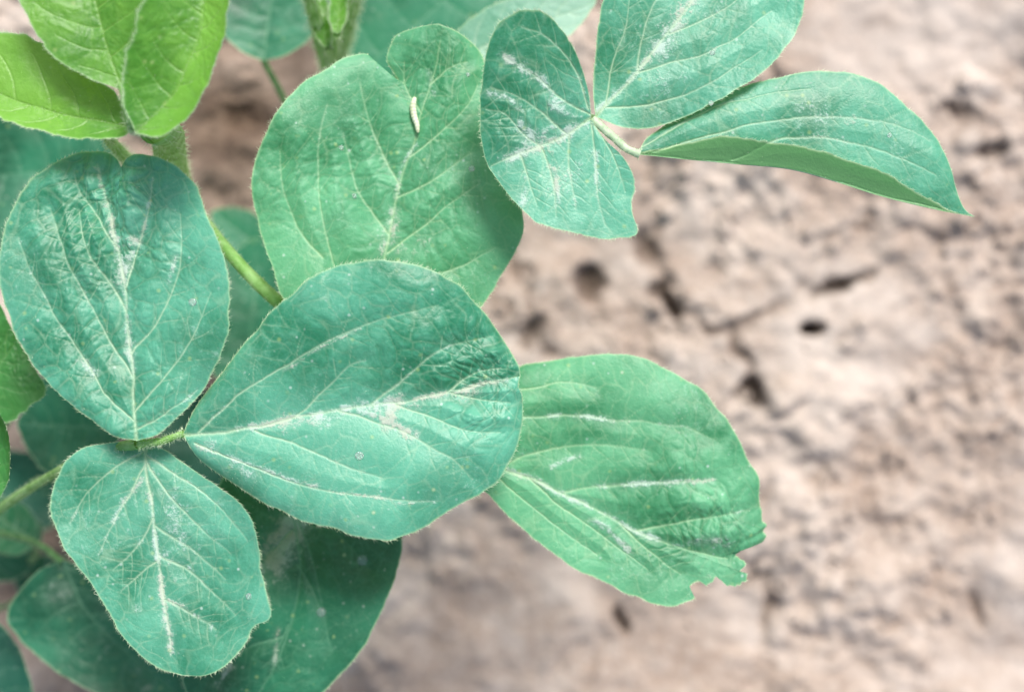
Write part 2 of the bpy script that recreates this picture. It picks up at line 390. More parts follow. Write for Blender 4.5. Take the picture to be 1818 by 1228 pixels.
# ---------------- plant with the big three-leaflet leaf (its stem stands just beyond the leaves)
pc = plant(P3(-150, 900, 0), 'soybean plant with broad dusty blue-green leaves growing from dry soil')
st = tubes('stem', [([P3(-150, 900, -0.5), P3(-190, 930, 8), P3(-230, 950, 17), P3(-215, 940, 22)], 0.38, 0.24, 40, 14, 0.02)], STEM, pc, 500)
cl1 = tubes('compound_leaf', [([P3(-215, 970, 15), P3(-70, 955, 16), P3(10, 895, 17.5), P3(100, 838, 20.5), P3(180, 800, 22.8), P3(246, 787, 23.9)], 0.18, 0.11, 50, 12, 0.04),
                             ([P3(246, 787, 23.9), P3(285, 783, 23.95), P3(326, 769, 24.0)], 0.115, 0.08, 16, 12, 0.03)], STEM, pc, 600)
leaf('A', [(245, 782), (190, 765), (110, 700), (60, 650), (20, 570), (0, 490), (5, 420), (35, 345), (85, 295), (140, 270), (182, 268), (204, 280), (213, 296)],
     [(245, 782), (290, 765), (340, 715), (385, 650), (408, 590), (411, 520), (400, 450), (375, 395), (350, 335), (320, 300), (280, 280), (245, 273), (224, 280), (213, 296)],
     [(245, 782), (238, 680), (225, 560), (216, 470), (210, 380), (213, 296)], 24.2, TEAL, cl1,
     veins=[[(245, 778), (237, 680), (224, 560), (215, 480), (200, 410), (184, 350), (168, 290)],
            [(243, 750), (190, 700), (150, 640), (100, 560), (60, 490), (35, 420)], [(235, 670), (190, 595), (150, 520), (112, 440), (85, 370)],
            [(222, 550), (185, 490), (150, 430), (135, 370)], [(208, 440), (180, 400), (140, 340), (130, 300)],
            [(243, 730), (300, 660), (345, 590), (375, 520)], [(232, 630), (285, 565), (315, 490), (322, 440), (322, 380)],
            [(220, 510), (245, 430), (265, 370), (272, 315)], [(244, 765), (300, 730), (350, 690)]],
     dust=[([(170, 300), (185, 360), (203, 420), (215, 480), (222, 550), (235, 660)], 7, 0.95), ([(240, 430), (225, 470), (215, 500)], 14, 0.85), ([(315, 450), (300, 500)], 6, 0.7), ([(150, 640), (165, 665)], 10, 0.7), ([(272, 320), (262, 375), (245, 430)], 5, 0.8), ([(215, 480), (220, 540)], 12, 0.6)],
     puck=[(160, 390, 95, 1.7), (225, 330, 75, 1.3), (290, 480, 70, 0.5), (150, 510, 70, 0.7)], base_puck=0.7, foldL=0.10, foldR=0.14, droop=-0.3, curlR=-0.15, curlL=-0.25, hair=900, seed=4.2, litL=-0.08, n=300, m=130, quilt_h=0.075)
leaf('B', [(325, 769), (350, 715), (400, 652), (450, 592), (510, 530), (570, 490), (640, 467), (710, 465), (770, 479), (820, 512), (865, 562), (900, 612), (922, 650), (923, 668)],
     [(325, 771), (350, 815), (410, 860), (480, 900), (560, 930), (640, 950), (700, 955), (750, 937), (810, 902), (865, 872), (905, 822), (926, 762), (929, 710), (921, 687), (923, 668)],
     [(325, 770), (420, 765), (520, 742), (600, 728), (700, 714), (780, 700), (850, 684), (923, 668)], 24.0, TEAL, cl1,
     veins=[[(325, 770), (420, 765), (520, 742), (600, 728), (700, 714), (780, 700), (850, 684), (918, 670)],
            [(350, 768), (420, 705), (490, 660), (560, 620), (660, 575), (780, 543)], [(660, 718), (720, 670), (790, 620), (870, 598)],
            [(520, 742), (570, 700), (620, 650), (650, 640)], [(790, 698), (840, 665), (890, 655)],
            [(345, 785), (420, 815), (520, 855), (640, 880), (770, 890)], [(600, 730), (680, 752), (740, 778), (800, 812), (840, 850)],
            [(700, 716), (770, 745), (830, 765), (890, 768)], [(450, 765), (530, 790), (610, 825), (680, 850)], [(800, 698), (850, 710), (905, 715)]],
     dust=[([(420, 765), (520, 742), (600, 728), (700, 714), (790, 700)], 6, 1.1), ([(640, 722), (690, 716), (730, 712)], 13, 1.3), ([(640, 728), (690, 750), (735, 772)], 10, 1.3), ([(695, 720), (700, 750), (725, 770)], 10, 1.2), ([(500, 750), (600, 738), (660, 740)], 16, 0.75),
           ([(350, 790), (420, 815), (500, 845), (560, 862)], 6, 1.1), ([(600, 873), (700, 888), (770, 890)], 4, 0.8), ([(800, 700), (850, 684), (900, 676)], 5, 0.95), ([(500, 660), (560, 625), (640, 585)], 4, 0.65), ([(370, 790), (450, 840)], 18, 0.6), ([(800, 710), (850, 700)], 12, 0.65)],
     puck=[(865, 640, 72, 2.0), (740, 600, 90, 0.4), (840, 735, 55, 1.4), (800, 660, 50, 0.8)], base_puck=0.28, foldL=0.29, foldR=0.12, droop=-0.35, curlL=-0.5, curlR=-0.45, hair=1100, seed=9.1, litL=-0.32, hueb=0.04, n=300, m=130, quilt_h=0.07, wave=0.2)
leaf('C', [(250, 788), (210, 785), (150, 795), (110, 825), (92, 880), (97, 930), (125, 985), (165, 1040), (200, 1100), (240, 1150), (280, 1182), (325, 1197)],
     [(250, 788), (290, 800), (340, 835), (390, 865), (430, 895), (458, 940), (465, 1000), (478, 1050), (484, 1092), (455, 1110), (430, 1150), (400, 1180), (365, 1195), (325, 1197)],
     [(250, 788), (262, 860), (272, 940), (285, 1020), (296, 1090), (306, 1140), (325, 1197)], 23.6, TEAL, cl1,
     veins=[[(250, 790), (262, 860), (272, 940), (285, 1020), (295, 1080), (305, 1160)], [(255, 825), (228, 880), (195, 940), (172, 985)], [(250, 800), (200, 830), (150, 880), (125, 930)],
            [(280, 995), (250, 1015), (215, 1050)], [(268, 920), (240, 970), (200, 1010)], [(258, 822), (300, 880), (350, 935), (410, 985)], [(280, 985), (330, 1010), (385, 1060), (420, 1090)],
            [(293, 1065), (335, 1085), (385, 1115)], [(252, 805), (320, 850), (390, 900), (440, 960)], [(270, 930), (330, 970), (400, 1030)]],
     dust=[([(262, 880), (272, 950), (285, 1030), (295, 1090), (305, 1160)], 6, 1.0), ([(280, 985), (310, 1000), (340, 1015)], 8, 0.75), ([(300, 1065), (340, 1085), (380, 1112)], 6, 0.75), ([(250, 850), (225, 885), (200, 930)], 7, 0.75), ([(245, 1080)], 20, 0.5), ([(300, 880), (320, 1000)], 40, 0.45)],
     base_puck=0.3, foldL=0.04, foldR=0.06, droop=-0.2, gy=-0.07, hair=900, seed=14.5, hueb=0.20, quilt_h=0.055)
def side_leaf(parent, key, base, tip, w, z, mat, zpet, petfrom, **kw):
    c = tubes('compound_leaf', [([P3(*petfrom), P3((petfrom[0]+base[0])/2+12, (petfrom[1]+base[1])/2+8, (petfrom[2]+z)/2+0.6), P3(base[0], base[1], z)], 0.15, 0.10, 24, 10, 0.02)], DSTEM, parent, 120)
    L, R, M = ovate(base, tip, w)
    leaf(key, L, R, M, z, mat, c, n=120, m=50, hair=kw.pop('hair', 250), **kw)
    return c
cL = tubes('compound_leaf', [([P3(-215, 945, 20), P3(-190, 860, 21), P3(-150, 780, 21.5), P3(-90, 740, 21.5)], 0.16, 0.1, 24, 10, 0.02)], STEM, pc, 100)
leaf('L', [(-90, 740), (-110, 640), (-60, 540), (-5, 530), (30, 600)], [(-90, 740), (-30, 770), (25, 748), (62, 720), (90, 692), (60, 645), (30, 600)],
     [(-90, 740), (-40, 690), (0, 650), (30, 600)], 20.5, MID, cL, base_puck=1.4, hair=200, n=130, m=60)
leaf('M', [(-80, 870), (-60, 760), (0, 732), (22, 742), (33, 790), (25, 840), (0, 882)], [(-80, 870), (-40, 900), (0, 882)], [(-80, 870), (-30, 850), (0, 882)], 22.5, MID, cL, base_puck=0.5, hair=300, n=110, m=50, curlL=0.5, hueb=0.3)
cJ = tubes('compound_leaf', [([P3(-225, 960, 12), P3(-80, 940, 13), P3(20, 950, 14), P3(75, 970, 15), P3(112, 1000, 16)], 0.13, 0.10, 36, 10, 0.02)], DSTEM, pc, 200)
leaf('J', [(110, 992), (60, 1020), (18, 1080), (28, 1120), (80, 1170), (150, 1215), (240, 1245), (330, 1240)], [(110, 992), (170, 1015), (230, 1060), (300, 1110), (345, 1170), (330, 1240)],
     [(110, 992), (150, 1080), (230, 1160), (330, 1240)], 16, DARK, cJ, n=130, m=60, hair=200, base_puck=0.5, dust=[([(110, 1050)], 60, 0.7), ([(230, 1180), (260, 1215)], 20, 0.5), ([(190, 1080)], 60, 0.5)], dustbase=0.1)
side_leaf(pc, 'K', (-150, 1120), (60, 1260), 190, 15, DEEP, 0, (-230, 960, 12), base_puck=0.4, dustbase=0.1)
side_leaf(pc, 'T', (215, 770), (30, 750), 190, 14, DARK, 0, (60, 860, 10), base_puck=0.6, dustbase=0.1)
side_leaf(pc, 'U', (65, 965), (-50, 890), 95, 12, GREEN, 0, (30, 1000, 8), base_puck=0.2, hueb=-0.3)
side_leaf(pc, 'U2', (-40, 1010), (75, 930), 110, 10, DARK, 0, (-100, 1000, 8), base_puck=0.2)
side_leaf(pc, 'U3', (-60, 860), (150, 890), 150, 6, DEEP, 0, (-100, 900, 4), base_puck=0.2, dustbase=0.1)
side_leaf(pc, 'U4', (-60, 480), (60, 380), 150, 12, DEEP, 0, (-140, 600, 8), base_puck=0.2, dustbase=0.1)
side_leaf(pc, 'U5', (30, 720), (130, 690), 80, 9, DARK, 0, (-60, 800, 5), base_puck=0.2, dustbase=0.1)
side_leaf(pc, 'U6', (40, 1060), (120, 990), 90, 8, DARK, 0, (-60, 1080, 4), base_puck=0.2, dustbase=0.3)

# ---------------- plant with the young bright leaves and the large green leaf
pa = plant(P3(370, 450, 0), 'soybean plant with young yellow-green top leaves and hairy stem')
tubes('stem', [([P3(370, 450, -0.5), P3(355, 425, 6), P3(325, 360, 14), P3(305, 300, 19), P3(297, 240, 22.6), P3(272, 222, 25.1)], 0.54, 0.46, 60, 18, 0.02),
               ([P3(330, 370, 13), P3(270, 320, 16.5), P3(228, 285, 19.5), P3(190, 240, 22), P3(205, 215, 24.4)], 0.26, 0.14, 40, 12, 0.02)], STEM, pa, 2000, 0.18, None, 0.012)
cn = tubes('compound_leaf', [([P3(270, 228, 25.0), P3(236, 222, 26.2), P3(225, 190, 26.5), P3(216, 152, 26.2)], 0.20, 0.08, 24, 12, 0.02), ([P3(248, 226, 26.1), P3(230, 224, 26.1)], 0.14, 0.14, 8, 10)], STEM, pa, 500, 0.12)
leaf('N1', [(236, 224), (205, 165), (140, 120), (75, 76), (0, 56), (-80, 70), (-150, 125)], [(236, 226), (215, 247), (150, 249), (90, 239), (40, 226), (0, 207), (-80, 180), (-150, 125)],
     [(236, 225), (190, 216), (100, 200), (30, 178), (-40, 150), (-150, 125)], 25.0, BRIGHT, cn, base_puck=0.6, hair=1200, foldL=-0.03, foldR=0.75, curlR=0.1, dustbase=0.0, hueb=0.3)
leaf('N2', [(217, 160), (165, 142), (112, 112), (75, 70), (50, 20), (35, -30), (50, -100), (150, -150)], [(217, 160), (245, 120), (275, 60), (295, 0), (290, -60), (240, -120), (150, -150)],
     [(217, 160), (190, 80), (170, 0), (155, -80), (150, -150)], 25.9, BRIGHT, cn, base_puck=0.9, hair=600, foldL=0.22, foldR=0.10, dustbase=0.0, puck=[(150, 60, 100, 0.4)], hueb=-0.22)
leaf('N3', [(238, 232), (221, 180), (226, 130), (243, 75), (262, 20), (285, -30), (335, -95)], [(238, 236), (290, 244), (340, 215), (372, 160), (396, 100), (409, 40), (408, -20), (385, -70), (335, -95)],
     [(238, 234), (285, 190), (335, 110), (360, 20), (335, -95)], 26.6, BRIGHT, cn, base_puck=0.6, hair=1400, foldL=0.30, foldR=0.65, curlR=0.15, curlL=0.15, dustbase=0.0, hueb=0.0, litL=-0.42)
c2 = tubes('compound_leaf', [([P3(318, 345, 15.5), P3(345, 375, 18.5), P3(392, 432, 20.4), P3(450, 495, 20.8), P3(505, 545, 21), P3(590, 610, 21.0), P3(650, 640, 21.2)], 0.21, 0.17, 60, 12, 0.04),
                            ([P3(650, 640, 21.2), P3(655, 620, 21.4), P3(660, 600, 21.7)], 0.1, 0.09, 10, 10, 0.02),
                            ([P3(650, 640, 21.2), P3(700, 710, 21.1), P3(790, 800, 21.2)], 0.1, 0.08, 16, 10, 0.02),
                            ([P3(650, 640, 21.2), P3(570, 740, 20.6), P3(505, 850, 20)], 0.1, 0.08, 16, 10, 0.02)], STEM, pa, 900, 0.14)
leaf('D', [(660, 600), (570, 585), (505, 530), (490, 480), (465, 410), (453, 340), (470, 265), (500, 200), (540, 155), (590, 120), (628, 99), (650, 96), (662, 110), (672, 130), (690, 149), (704, 142), (696, 125), (686, 108), (692, 84), (706, 62), (740, 52), (778, 48)],
     [(660, 600), (780, 590), (850, 545), (892, 488), (916, 440), (930, 390), (915, 320), (895, 240), (880, 160), (862, 112), (848, 86), (815, 60), (778, 48)],
     [(660, 600), (680, 460), (695, 400), (710, 330), (730, 270), (742, 220), (765, 150), (778, 48)], 22.0, GREEN, c2,
     veins=[[(660, 598), (680, 460), (695, 400), (710, 330), (730, 270), (742, 220), (765, 150), (785, 75)], [(655, 590), (605, 510), (582, 420), (570, 330), (568, 260), (585, 190)],
            [(690, 420), (655, 370), (630, 320), (612, 240)], [(712, 330), (680, 270), (655, 210), (640, 150)], [(575, 460), (530, 400), (505, 330), (500, 270)],
            [(686, 450), (750, 405), (800, 360), (850, 325)], [(728, 280), (780, 240), (830, 190), (850, 150)], [(668, 560), (740, 500), (820, 470), (880, 440)], [(705, 350), (770, 320), (840, 270)], [(748, 205), (720, 150), (718, 110)], [(765, 150), (800, 120), (830, 110)]],
     dust=[([(680, 455), (690, 420), (700, 380)], 12, 1.0), ([(705, 350), (715, 300), (735, 260)], 6, 0.7), ([(765, 130), (770, 170)], 8, 0.5), ([(700, 450), (750, 430)], 20, 0.5)],
     puck=[(620, 320, 130, 0.5), (780, 120, 90, 0.4)], base_puck=0.6, foldL=0.10, foldR=0.02, gy=0.02, hair=1100, seed=22.3, curlR=-0.3, curlL=-0.2, droop=0.2, n=300, m=140, hueb=0.05, litL=0.05)
leaf('H', [(790, 800), (810, 740), (850, 690), (925, 651), (980, 640), (1040, 631), (1090, 628), (1150, 640), (1210, 667), (1255, 700), (1290, 745), (1320, 800), (1345, 850), (1350, 900), (1361, 940), (1358, 962), (1338, 964), (1322, 974), (1306, 984), (1324, 998), (1312, 1012)],
     [(790, 800), (830, 850), (868, 878), (900, 912), (950, 957), (1010, 1000), (1080, 1037), (1150, 1066), (1200, 1073), (1232, 1060), (1222, 1046), (1240, 1032), (1258, 1038), (1272, 1024), (1294, 1040), (1320, 1032), (1326, 1018), (1312, 1012)],
     [(790, 800), (860, 820), (940, 850), (1000, 875), (1060, 905), (1130, 945), (1210, 975), (1312, 1012)], 21.6, GREEN, c2,
     veins=[[(790, 800), (860, 820), (940, 850), (1000, 875), (1060, 905), (1130, 945), (1210, 972), (1290, 990)], [(830, 790), (900, 745), (1000, 738), (1100, 745), (1200, 755), (1270, 780)],
            [(1000, 872), (1060, 862), (1130, 857), (1200, 852), (1262, 850)], [(1130, 943), (1200, 930), (1270, 915), (1330, 905)], [(880, 830), (960, 800), (1060, 790), (1150, 800)],
            [(940, 852), (990, 895), (1040, 930), (1110, 980), (1150, 1012)], [(860, 825), (920, 880), (980, 930), (1060, 985)], [(1100, 930), (1150, 975), (1210, 1020)], [(925, 690), (1000, 680), (1060, 690)]],
     dust=[([(910, 740), (1000, 738), (1090, 745)], 5, 0.9), ([(1060, 862), (1130, 857), (1210, 852), (1262, 849)], 6, 1.0), ([(900, 832), (960, 860), (1060, 905), (1130, 945), (1210, 970)], 6, 0.9), ([(1040, 915), (1080, 940), (1120, 980)], 7, 0.8), ([(980, 830), (1010, 815), (1030, 810)], 7, 0.7), ([(1230, 960), (1300, 960)], 10, 0.7)],
     puck=[(1270, 930, 75, 1.4), (1200, 850, 70, 0.6), (1200, 950, 50, 0.6)], base_puck=0.35, foldL=0.12, foldR=0.02, gy=-0.03, curlL=-0.5, hair=900, seed=31.7, n=320, m=130, hueb=0.20, litL=-0.18, rag=0.22)
leaf('I', [(505, 850), (420, 842), (385, 870), (358, 1000), (335, 1100), (322, 1180), (340, 1240), (400, 1300)], [(505, 850), (600, 880), (700, 925), (713, 970), (701, 1030), (672, 1100), (632, 1165), (580, 1220), (510, 1275), (400, 1300)],
     [(505, 850), (525, 940), (530, 1020), (500, 1120), (470, 1200), (400, 1300)], 20.0, DARK, c2,
     veins=[[(505, 850), (525, 940), (535, 1020), (510, 1120), (480, 1200), (400, 1300)], [(520, 900), (550, 980), (570, 1060), (585, 1120)], [(520, 880), (600, 950), (660, 1010)], [(530, 1000), (570, 1080), (590, 1150)], [(520, 940), (460, 1000), (420, 1080)], [(510, 1110), (490, 1160), (485, 1200)], [(500, 1130), (440, 1150), (380, 1200)]],
     dust=[([(525, 925), (500, 965), (480, 1010)], 28, 1.2), ([(520, 935)], 30, 1.0), ([(490, 1120), (490, 1180)], 6, 0.9), ([(410, 1180), (390, 1215)], 10, 0.9)],
     base_puck=0.35, foldL=0.08, foldR=0.05, hair=500, seed=40.2, dustbase=0.15)
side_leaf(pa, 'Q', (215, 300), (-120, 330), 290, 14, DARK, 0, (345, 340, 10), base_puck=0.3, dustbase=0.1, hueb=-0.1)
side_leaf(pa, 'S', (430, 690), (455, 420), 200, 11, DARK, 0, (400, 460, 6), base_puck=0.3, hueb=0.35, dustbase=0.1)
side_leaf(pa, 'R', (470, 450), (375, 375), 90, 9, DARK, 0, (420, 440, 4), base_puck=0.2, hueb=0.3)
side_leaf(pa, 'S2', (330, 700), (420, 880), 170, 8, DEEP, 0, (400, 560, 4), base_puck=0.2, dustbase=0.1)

# ---------------- plant at the top with the right-hand leaf
pb = plant(P3(625, 150, 0), 'soybean plant with folded dusty leaflets reaching over bare soil')
tubes('stem', [([P3(625, 170, -0.5), P3(608, 160, 8), P3(588, 130, 14.5), P3(562, 40, 18), P3(535, -70, 21)], 0.42, 0.20, 50, 14, 0.02),
               ([P3(592, 135, 14.5), P3(616, 50, 17.5), P3(646, -80, 20)], 0.22, 0.18, 30, 12, 0.02)], STEM, pb, 3000, 0.26, None, 0.018)
def bud(base, tip, w, z):
    L, R, M = ovate(base, tip, w)
    c = tubes('compound_leaf', [([P3(590, 125, 14.6), P3((590+base[0])/2, (125+base[1])/2, z-1.5), P3(base[0], base[1], z)], 0.14, 0.10, 16, 10, 0.02)], STEM, pb, 300, 0.2, None, 0.016)
    leaf('bud%d' % base[0], L, R, M, z, BRIGHT, c, n=100, m=40, hair=900, foldL=0.9, foldR=0.9, base_puck=0.4, dustbase=0.0, hueb=-0.1)
bud((582, 84), (556, -30), 36, 18.0)
bud((598, 60), (606, -50), 32, 18.8)
c3 = tubes('compound_leaf', [([P3(604, 140, 10), P3(700, 190, 15), P3(840, 190, 18.6), P3(960, 190, 21.0), P3(1020, 204, 22.9), P3(1052, 212, 23.9)], 0.2, 0.10, 50, 12, 0.03),
                            ([P3(1052, 212, 23.9), P3(1090, 245, 24.0), P3(1112, 264, 24.0), P3(1136, 274, 24.0)], 0.11, 0.10, 20, 12, 0.02)], PALE, pb, 300, 0.08)
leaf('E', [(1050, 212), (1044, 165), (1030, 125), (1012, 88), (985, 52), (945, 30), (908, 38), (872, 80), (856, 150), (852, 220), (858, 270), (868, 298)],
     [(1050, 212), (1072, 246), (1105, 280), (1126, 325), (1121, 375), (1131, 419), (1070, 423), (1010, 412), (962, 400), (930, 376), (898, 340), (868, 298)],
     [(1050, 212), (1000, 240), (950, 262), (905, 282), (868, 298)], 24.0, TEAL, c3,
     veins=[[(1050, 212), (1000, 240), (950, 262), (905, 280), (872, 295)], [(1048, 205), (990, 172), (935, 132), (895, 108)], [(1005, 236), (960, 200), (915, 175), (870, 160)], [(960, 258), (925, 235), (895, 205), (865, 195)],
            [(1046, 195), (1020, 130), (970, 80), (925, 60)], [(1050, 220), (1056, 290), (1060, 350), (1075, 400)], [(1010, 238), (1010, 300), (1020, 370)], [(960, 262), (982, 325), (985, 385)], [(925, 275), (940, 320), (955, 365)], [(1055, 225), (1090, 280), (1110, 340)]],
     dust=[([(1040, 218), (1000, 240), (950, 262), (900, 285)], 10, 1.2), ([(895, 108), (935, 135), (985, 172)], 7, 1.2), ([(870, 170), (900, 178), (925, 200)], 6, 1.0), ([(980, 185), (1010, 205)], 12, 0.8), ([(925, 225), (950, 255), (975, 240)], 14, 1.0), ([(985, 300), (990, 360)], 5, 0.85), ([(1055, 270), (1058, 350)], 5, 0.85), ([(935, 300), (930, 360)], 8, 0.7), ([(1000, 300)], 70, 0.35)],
     puck=[(900, 220, 50, 1.0), (1000, 200, 60, 0.4)], base_puck=0.25, foldL=0.26, foldR=0.02, hair=800, seed=51.9, wave=0.12, litL=-0.26, hueb=0.10, quilt_h=0.05)
leaf('F', [(1057, 208), (1053, 160), (1058, 90), (1066, 20), (1090, -60), (1160, -130), (1330, -180)], [(1057, 208), (1110, 227), (1170, 224), (1250, 192), (1330, 147), (1392, 90), (1424, 20), (1425, -60), (1390, -140), (1330, -180)],
     [(1057, 208), (1110, 150), (1170, 80), (1215, 20), (1265, -60), (1330, -180)], 23.6, TEAL, c3,
     veins=[[(1057, 208), (1110, 150), (1170, 80), (1215, 20), (1265, -60), (1330, -180)], [(1075, 188), (1085, 120), (1110, 50), (1120, -20)], [(1130, 128), (1140, 70), (1160, 10), (1200, -60)], [(1075, 192), (1160, 185), (1260, 150), (1350, 90)], [(1130, 130), (1200, 110), (1290, 80), (1370, 20)], [(1190, 60), (1260, 30), (1340, -20)]],
     dust=[([(1165, 88), (1215, 20), (1250, -30)], 14, 1.05), ([(1060, 200), (1100, 160), (1150, 105)], 6, 0.9), ([(1250, 30), (1320, 10)], 10, 0.5), ([(1265, 95)], 12, 0.6), ([(1200, 130)], 70, 0.45)],
     base_puck=0.3, foldL=0.18, foldR=0.05, gy=-0.03, hair=700, seed=60.4, litL=-0.18, hueb=0.13, quilt_h=0.05, wave=0.2)
leaf('G', [(1131, 274), (1150, 245), (1190, 215), (1250, 184), (1320, 152), (1400, 132), (1480, 127), (1555, 142), (1612, 190), (1662, 240), (1690, 295), (1707, 350), (1718, 372), (1734, 384)],
     [(1131, 274), (1200, 260), (1270, 247), (1330, 249), (1400, 260), (1480, 279), (1550, 302), (1605, 330), (1655, 356), (1695, 374), (1734, 384)],
     [(1131, 276), (1200, 283), (1300, 292), (1400, 301), (1480, 322), (1560, 347), (1650, 369), (1734, 384)], 23.4, TEAL, c3,
     veins=[[(1131, 276), (1200, 281), (1300, 290), (1400, 299), (1480, 319), (1560, 344), (1650, 366), (1728, 383)], [(1160, 272), (1260, 240), (1380, 215), (1500, 208), (1600, 225), (1650, 250)], [(1300, 285), (1400, 245), (1500, 250), (1600, 280), (1660, 310)], [(1140, 262), (1240, 205), (1340, 172), (1440, 160)]],
     dust=[([(1500, 208), (1600, 225)], 10, 0.5), ([(1440, 200)], 50, 0.4), ([(1600, 260)], 60, 0.4)],
     base_puck=0.2, foldL=0.10, foldR=0.55, gx=-0.04, gy=-0.02, hair=700, seed=71.3, wave=0.12, m=120, curlL=-0.3, hueb=0.10, quilt_h=0.03)
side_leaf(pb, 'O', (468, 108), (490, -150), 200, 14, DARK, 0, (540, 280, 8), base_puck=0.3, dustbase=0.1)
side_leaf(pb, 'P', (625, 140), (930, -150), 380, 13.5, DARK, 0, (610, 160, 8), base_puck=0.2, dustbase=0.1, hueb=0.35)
side_leaf(pb, 'P2', (790, 110), (1060, 0), 120, 18, DUSTY, 0, (640, 150, 12), base_puck=0.3)

# ================================================================== small things resting on the leaves
def surf(key, px, py):
    V = LEAVES[key]; z = V[:, 2].mean()
    for _ in range(3):
        x, y = P(px, py, z)
        k = np.argmin((V[:, 0]-x)**2+(V[:, 1]-y)**2); z = V[k, 2]
    return V[k]
mw, nt = new_mat('water'); g = G(nt)
b = g.n('ShaderNodeBsdfPrincipled'); b.inputs['Base Color'].default_value = (1, 1, 1, 1); b.inputs['Transmission Weight'].default_value = 1; b.inputs['IOR'].default_value = 1.33; b.inputs['Roughness'].default_value = 0.08
tp = g.n('ShaderNodeBsdfTransparent'); mx = g.n('ShaderNodeMixShader'); mx.inputs[0].default_value = 0.35; df = g.n('ShaderNodeBsdfDiffuse'); df.inputs[0].default_value = (0.75, 0.9, 0.82, 1)
mx2 = g.n('ShaderNodeMixShader'); mx2.inputs[0].default_value = 0.18
g.l(b.outputs[0], mx.inputs[1]); g.l(tp.outputs[0], mx.inputs[2]); g.l(mx.outputs[0], mx2.inputs[1]); g.l(df.outputs[0], mx2.inputs[2])
o = g.n('ShaderNodeOutputMaterial'); g.l(mx2.outputs[0], o.inputs[0])
def drop_mesh():
    nu, nvv = 20, 9
    V = []
    for i in range(nvv):
        a = math.pi/2*i/(nvv-1)*1.1-0.1
        for j in range(nu):
            p = 2*math.pi*j/nu; rr = math.cos(a)*(1+0.06*math.sin(2*p+1))
            V.append((rr*math.cos(p), rr*math.sin(p), math.sin(a)*0.38 if i < nvv-1 else 0.38))
    q = [(i*nu+j, i*nu+(j+1) % nu, (i+1)*nu+(j+1) % nu, (i+1)*nu+j) for i in range(nvv-1) for j in range(nu)]
    V.append((0, 0, -0.055)); c = len(V)-1
    t = [(c, (j+1) % nu, j) for j in range(nu)]
    return build_mesh('water_droplet', np.array(V), q, t, 0, 0, (mw,))
dm = drop_mesh()
for key, px, py, r in [('A', 342, 537, .12), ('C', 441, 1058, .10), ('B', 637, 808, .13), ('G', 1578, 240, .075), ('D', 606, 262, .09), ('D', 838, 300, .10), ('D', 628, 348, .09), ('F', 1263, 203-20, .08), ('I', 644, 995, .18), ('I', 571, 1085, .16), ('F', 1265, 95, .08), ('D', 830, 132, .07)]:
    p = surf(key, px, py); o = add_obj('water_droplet', dm, p+np.array([0, 0, 0.012]))
    r *= 0.85
    o.scale = (r, r*1.1, r); o.rotation_euler[2] = px
    o['label'] = 'tiny clear water droplet resting on a leaf'; o['category'] = 'droplet'; o['group'] = 'water droplets on the leaves'
# larva
LARV = simple_mat('larva_skin', (0.66, 0.72, 0.46), (0.84, 0.88, 0.68), 500, 0.4, 0.2, 0.0002)
pz = [surf('D', *q)+np.array([0, 0, 0.11]) for q in [(737, 174), (734, 190), (736, 206), (740, 222), (743, 238)]]
zz = np.mean([q[2] for q in pz])+0.03
path = [(q[0], q[1], zz) for q in pz]
n_, sg = 64, 14
q = spline(path, n_); T = np.gradient(q, axis=0); T /= np.linalg.norm(T, axis=1, keepdims=True)
N = np.cross(T, [0, 0, 1.]); N /= np.linalg.norm(N, axis=1, keepdims=True); B = np.cross(T, N); t = np.linspace(0, 1, n_)
r = 0.105*np.clip(np.sin(np.pi*np.clip(t*0.97+0.015, 0, 1)), 0, 1)**0.32*(1-0.25*t)*(1+0.05*np.cos(t*11*2*np.pi)); r[0] = r[-1] = 0.002
a = np.linspace(0, 2*np.pi, sg, endpoint=False)
V = (q[:, None]+(np.cos(a)[None, :, None]*N[:, None]+np.sin(a)[None, :, None]*B[:, None])*r[:, None, None]).reshape(-1, 3)
i = np.arange(n_-1)[:, None]; j = np.arange(sg)[None]; j2 = (j+1) % sg
me = build_mesh('larva', V-q[0], np.stack([i*sg+j, i*sg+j2, (i+1)*sg+j2, (i+1)*sg+j], -1).reshape(-1, 4), [], 0, 0, (LARV,))
o = add_obj('caterpillar', me, q[0]); o['label'] = 'small pale cream caterpillar curled on a green leaf'; o['category'] = 'caterpillar'

# ================================================================== GROUND
inner = np.arange(-30, 30.01, 0.095); g_out = 30*np.exp(np.linspace(0, math.log(20000/30), 60))[1:]
ax = np.r_[-g_out[::-1], inner, g_out]
iny = np.arange(-22, 22.01, 0.095); go2 = 22*np.exp(np.linspace(0, math.log(20000/22), 60))[1:]
ay = np.r_[-go2[::-1], iny, go2]
X, Y = np.meshgrid(ax, ay)
wx = X+(fbm(X*0.35, Y*0.35, 3, 3)-0.5)*2.6; wy = Y+(fbm(X*0.35+20, Y*0.35, 4, 3)-0.5)*2.6
Z = (fbm(X*0.10, Y*0.10, 1, 3)-0.5)*2.4
f1, f2, ci = worley(wx*0.20, wy*0.20, 2)
Z += sm(f2-f1, 0.0, 0.8)*0.5*(0.3+ci)
patch = sm(fbm(X*0.13, Y*0.13, 44, 2), 0.38, 0.60)
f1b, f2b, cib = worley(wx*0.60+7, wy*0.60, 5)
Z += sm(f2b-f1b, 0, 0.8)*0.32*cib*(0.4+patch)
Z += (fbm(X*0.9, Y*0.9, 6, 5, 0.58)-0.5)*0.75*(0.45+0.9*patch)
f1c, f2c, cic = worley(X*1.5+(fbm(X*2, Y*2, 8, 2)-.5), Y*1.5, 7)
Z += (1-np.clip(f1c*1.3, 0, 1)**2)*0.20*cic*(0.3+patch)
